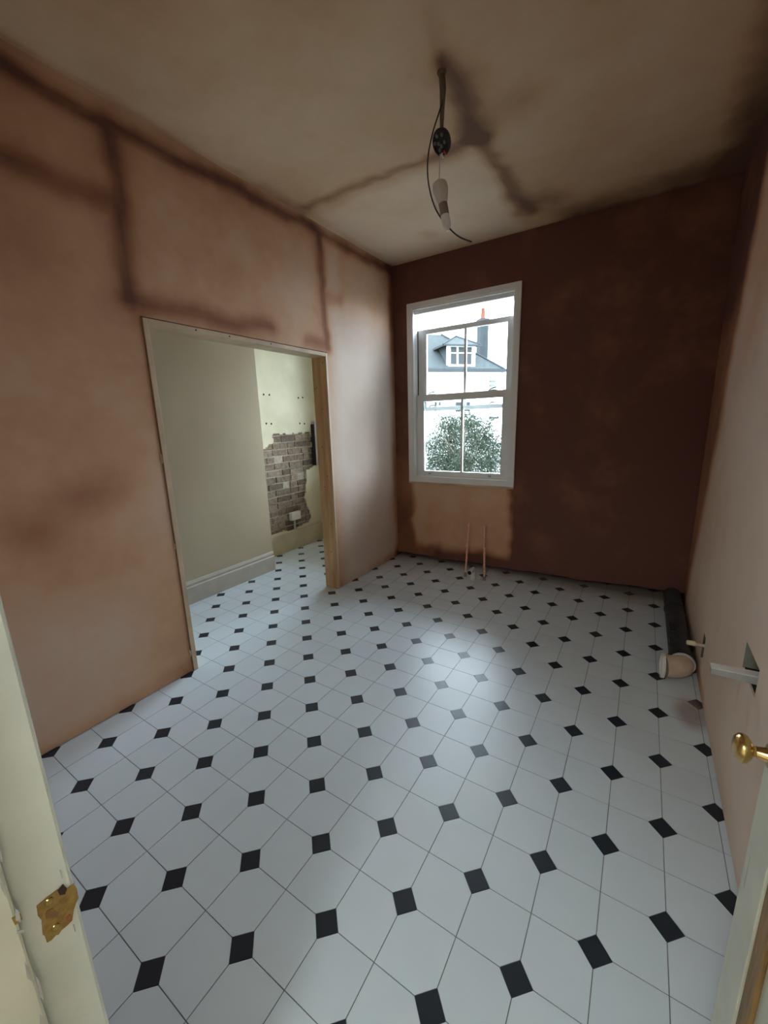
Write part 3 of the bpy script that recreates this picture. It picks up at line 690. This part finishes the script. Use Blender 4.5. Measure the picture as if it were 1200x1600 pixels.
# ------------------------------------------------------------------ added landing lamp, unseen, fills light from behind the camera
lm = thing('landing_fill_lamp', (.62, -1.35, 2.7), 'added unseen white globe lamp filling in light from the landing', 'lamp')
MB().lathe([(0, .05), (.02, .05), (.025, .006), (.36, .006)], (.62, -1.35, 2.7), (0, 0, -1), 16).build('drop_rod', M_WHITE, lm)
M_GLOBE = bpy.data.materials.new('lit_globe'); M_GLOBE.use_nodes = True
_p = M_GLOBE.node_tree.nodes['Principled BSDF']; _p.inputs['Emission Color'].default_value = (.90, .99, 1.0, 1); _p.inputs['Emission Strength'].default_value = 88
MB().sphere((.62, -1.35, 2.24), .12, 20, 12).build('globe', M_GLOBE, lm, smooth=True)

# ------------------------------------------------------------------ outside: garden, tree, house
GZ = -3.0
M_GRASS = mat('pale_garden_paving', (.32, .32, .30), .9, var=.3, scale=2)
tag(MB().box(-60, 60, 3.8, 80, GZ-.2, GZ).box(-60, 60, -40, 3.8, GZ-.2, GZ).build('ground', M_GRASS), 'garden ground below the window', kind='structure')

e1 = Vector((.677, .736, 0)).normalized(); nn = Vector((e1.y, -e1.x, 0)); zz = Vector((0, 0, 1))
HR = Vector((-5.012, 19.596, 3.79)); TP = .85
hs = thing('house', (HR.x, HR.y, GZ), 'white rendered house with grey slate roof outside the window', 'house')
def H(u, v, z): return HR+e1*u-nn*v+zz*z      # u right along facade, v back, z from eaves
M_RENDER = mat('white_render', (.50, .52, .51), .8, var=.06, scale=1)
M_SLATE = bpy.data.materials.new('slate'); M_SLATE.use_nodes = True
nt = M_SLATE.node_tree; p = nt.nodes['Principled BSDF']; p.inputs['Roughness'].default_value = .8; p.inputs['Specular IOR Level'].default_value = .12
tc = nt.nodes.new('ShaderNodeTexCoord'); bk = nt.nodes.new('ShaderNodeTexBrick'); bk.inputs['Scale'].default_value = 3.2
bk.inputs['Color1'].default_value = (.025, .031, .032, 1); bk.inputs['Color2'].default_value = (.035, .041, .041, 1); bk.inputs['Mortar'].default_value = (.014, .017, .018, 1); bk.inputs['Mortar Size'].default_value = .03
cb = nt.nodes.new('ShaderNodeVectorMath'); cb.operation = 'MULTIPLY'
mpn = nt.nodes.new('ShaderNodeMapping'); mpn.inputs['Rotation'].default_value = (math.radians(90), 0, 0)
rot = nt.nodes.new('ShaderNodeVectorRotate'); rot.rotation_type = 'Z_AXIS'; rot.inputs['Angle'].default_value = -math.atan2(e1.y, e1.x)
nt.links.new(tc.outputs['Object'], rot.inputs['Vector']); nt.links.new(rot.outputs[0], mpn.inputs['Vector']); nt.links.new(mpn.outputs[0], bk.inputs['Vector'])
nt.links.new(bk.outputs['Color'], p.inputs['Base Color'])
M_PANE = mat('dark_house_pane', (.016, .019, .020), .5, spec=.15)
M_LEAD = mat('lead_trim', (.024, .028, .030), .8, spec=.1)
def hbox(u0, u1, v0, v1, z0, z1):
    vs = [H(u, v, z) for u in (u0, u1) for v in (v0, v1) for z in (z0, z1)]
    return MB().add(vs, [(0,1,3,2),(4,6,7,5),(0,4,5,1),(2,3,7,6),(0,2,6,4),(1,5,7,3)])
WD, WW = 4.6, 12.0
hbox(-WW, -.35, .35, WD-.35, GZ-HR.z, -.02).build('wall', M_RENDER, hs)
hbox(-WW, -.10, .12, .36, -.20, -.06).build('cornice', M_RENDER, hs)
hbox(-WW-.05, .05, -.08, .10, -.10, .03).build('gutter', M_LEAD, hs)
hbox(-.05, .09, -.05, WD, -.10, .03).build('gutter', M_LEAD, hs)
t = WD/2
MB().add([H(0, 0, 0), H(-WW, 0, 0), H(-WW, t, t*TP), H(-t, t, t*TP), H(0, WD, 0), H(-WW, WD, 0)], [(0, 1, 2, 3), (4, 0, 3), (5, 4, 3, 2), (1, 5, 2), (0, 4, 5, 1)]).build('roof', M_SLATE, hs)
MB().tube([H(0, 0, .02), H(-t, t, t*TP+.02)], .05, 6).build('hip_ridge', M_LEAD, hs)
for z in (-.55, -.75, -.95): hbox(-.62, -.30, .25, .36, z, z+.10).build('quoin', mat('quoin_stone', (.06, .065, .06), .8) if z == -.55 else bpy.data.materials['quoin_stone'], hs)
# dormer
def hp(x, y, v):                              # photo pixel -> house u,z on the plane v behind the facade
    d = FW+RT*(x-600)/FPX-UP*(y-800)/FPX; d = Vector(d); c = Vector(CAM); q = HR-nn*v
    tt = (q-c).dot(nn)/d.dot(nn); P = c+d*tt-HR; return P.dot(e1), P.z
VD = .30
ul, zb = hp(697.5, 573, VD); ur, zt = hp(742, 540, VD)
zt = .5*(zt+hp(697.5, 541, VD)[1]); zb = .5*(zb+hp(742, 573, VD)[1])
vb = (zt+.75)/TP
dm = MB().add([H(ul, VD, zb-.05), H(ur, VD, zb-.05), H(ur, VD, zt), H(ul, VD, zt), H(ul, vb, zb-.05), H(ur, vb, zb-.05), H(ur, vb, zt), H(ul, vb, zt)], [(0,1,2,3),(4,7,6,5),(0,3,7,4),(1,5,6,2),(3,2,6,7),(0,4,5,1)]).build('dormer', mat('dormer_cheek', (.034, .040, .043), .9, spec=.1), hs)
hbox(ul-.01, ur+.01, VD-.05, VD-.003, zb-.05, zt).build('dormer_front', M_RENDER, dm)
uw, dw = ur-ul, .3
um = (ul+ur)/2; rz = zt+.52
MB().add([H(ul-.28, VD-.28, zt), H(ur+.20, VD-.28, zt), H(um, VD+.55, rz), H(ul-.28, vb+.9, zt), H(ur+.20, vb+.9, zt), H(um, vb+.9, rz)], [(0,1,2),(0,2,5,3),(1,4,5,2),(0,3,4,1),(3,5,4)]).build('dormer_roof', M_SLATE, dm)
hbox(ul-.30, ur+.22, VD-.30, VD-.24, zt-.05, zt+.015).build('dormer_fascia', M_LEAD, dm)
hbox(ul-.30, ul-.24, VD-.30, vb+.5, zt-.07, zt+.02).build('dormer_fascia', M_LEAD, dm)
MB().tube([H(ul-.28, VD-.28, zt+.02), H(um, VD+.55, rz+.02)], .03, 6).build('dormer_hip', M_LEAD, dm)
MB().tube([H(ur+.20, VD-.28, zt+.02), H(um, VD+.55, rz+.02)], .03, 6).build('dormer_hip', M_LEAD, dm)
for f0, f1, s0 in ((.13, .34, .04), (.40, .61, .04), (.67, .87, .04)):
    hbox(ul+uw*f0, ul+uw*f1, VD-.06, VD-.05, zb+.10, zt-.06).build('dormer_pane', M_PANE, dm)
    hbox(ul+uw*f0, ul+uw*f1, VD-.066, VD-.055, zb+.10+(zt-zb)*.52, zb+.14+(zt-zb)*.52).build('transom', M_RENDER, dm)
hbox(ul+.05, ur-.05, VD-.12, VD-.04, zb-.05, zb+.06).build('dormer_sill', M_RENDER, dm)
# chimney
cc = Vector(CAM)+Vector(FW+RT*(754-600)/FPX-UP*(520-800)/FPX)*22.5
def chim(name, w0, z0, z1, mt, par):
    q = [cc+e1*a*w0+nn*b*w0 for a, b in ((-1, -1), (1, -1), (1, 1), (-1, 1))]
    return MB().prism([(v.x, v.y, z0) for v in q], (0, 0, z1-z0)).build(name, mt, par)
zc1 = float((CAM+(FW+RT*(754-600)/FPX-UP*(500-800)/FPX)*22.5)[2]); zc2 = float((CAM+(FW+RT*(754-600)/FPX-UP*(484-800)/FPX)*22.5)[2])
ck = chim('chimney', .235, 3.2, zc1-.02, mat('chimney_render', (.024, .028, .030), .9, spec=.1, var=.2, scale=2), hs)
chim('chimney_cap', .27, zc1-.16, zc1, bpy.data.materials['chimney_render'], ck)
MB().lathe([(0, .14), (.03, .15), (.08, .12), (zc2-zc1-.03, .09), (zc2-zc1, .105)], (cc.x, cc.y, zc1), (0, 0, 1), 14).build('chimney_pot', mat('terracotta_pot', (.075, .026, .014), .9, spec=.1), ck, smooth=True)
# lower windows of the house
for (xa, xb) in ((679, 688), (712, 734)):
    ua = hp(xa, 628, .35)[0]; ub, zq = hp(xb, 628, .35)
    wq = hbox(ua, ub, .30, .36, zq-.42, zq).build('window', M_PANE, hs)
    hbox((ua+ub)/2-.04, (ua+ub)/2+.04, .28, .31, zq-.42, zq).build('window_bar', M_RENDER, wq)
    hbox(ua, ub, .28, .31, zq-.22, zq-.17).build('window_bar', M_RENDER, wq)
ua, zq = hp(764, 653, .35); ub = hp(777, 653, .35)[0]
hbox(ua, ub, .20, .36, zq-.06, zq+.06).build('ledge', M_LEAD, hs)

# tree in front of the house
TC = Vector(CAM)+Vector(FW+RT*(724-600)/FPX-UP*(694-800)/FPX)*8.2
tree = thing('garden_tree', (TC.x, TC.y, GZ), 'leafy grey-green garden tree seen through the lower sash', 'tree')
M_BARK = mat('tree_bark', (.12, .10, .075), .9)
mb = MB(); mb.tube([(TC.x, TC.y, GZ), (TC.x+.03, TC.y, GZ+1.4), (TC.x, TC.y, TC.z-.2)], [.10, .07, .04], 10)
for k in range(26):
    a = rng.random()*2*math.pi; r = .45+.35*rng.random(); zt_ = TC.z+.1+.55*rng.random()
    mb.tube([(TC.x, TC.y, TC.z-.9+.5*rng.random()), (TC.x+.45*r*math.cos(a), TC.y+.45*r*math.sin(a), TC.z-.2), (TC.x+r*math.cos(a), TC.y+r*math.sin(a), zt_)], [.018, .01, .004], 5)
mb.build('trunk', M_BARK, tree)
leaf = MB()
def add_leaf(p, L):
    d = Vector(rng.normal(size=3)).normalized(); q = d.cross(Vector(rng.normal(size=3))).normalized()
    leaf.add([p-d*L, p+q*L*.38, p+d*L, p-q*L*.38], [(0, 1, 2, 3)])
clus = []
for k in range(330):
    while True:
        v = Vector(rng.uniform(-1, 1, 3))
        if v.length < 1: break
    sc = .74 if v.z > 0 else .9
    clus.append(TC+Vector((v.x*.93*(1-.25*max(v.z, 0)), v.y*.8, v.z*.86-.26)))
for c in clus:
    for k in range(84):
        add_leaf(c+Vector(rng.normal(0, .085, 3)), .017+.016*rng.random())
for k in range(40):                           # thin sprays standing out of the crown
    a = rng.random()*2*math.pi; r = .2+.5*rng.random(); base = TC+Vector((r*math.cos(a), r*math.sin(a), .25+.2*rng.random()))
    for s_ in range(12):
        add_leaf(base+Vector((.06*math.cos(a)*s_/12, .06*math.sin(a)*s_/12, .026*s_))+Vector(rng.normal(0, .025, 3)), .016+.012*rng.random())
M_LEAF = mat('grey_green_leaf', (.034, .046, .030), .8, spec=.1, var=.5, scale=14, col2=(.012, .018, .012))
tag(leaf.build('foliage', M_LEAF, tree), kind='stuff')
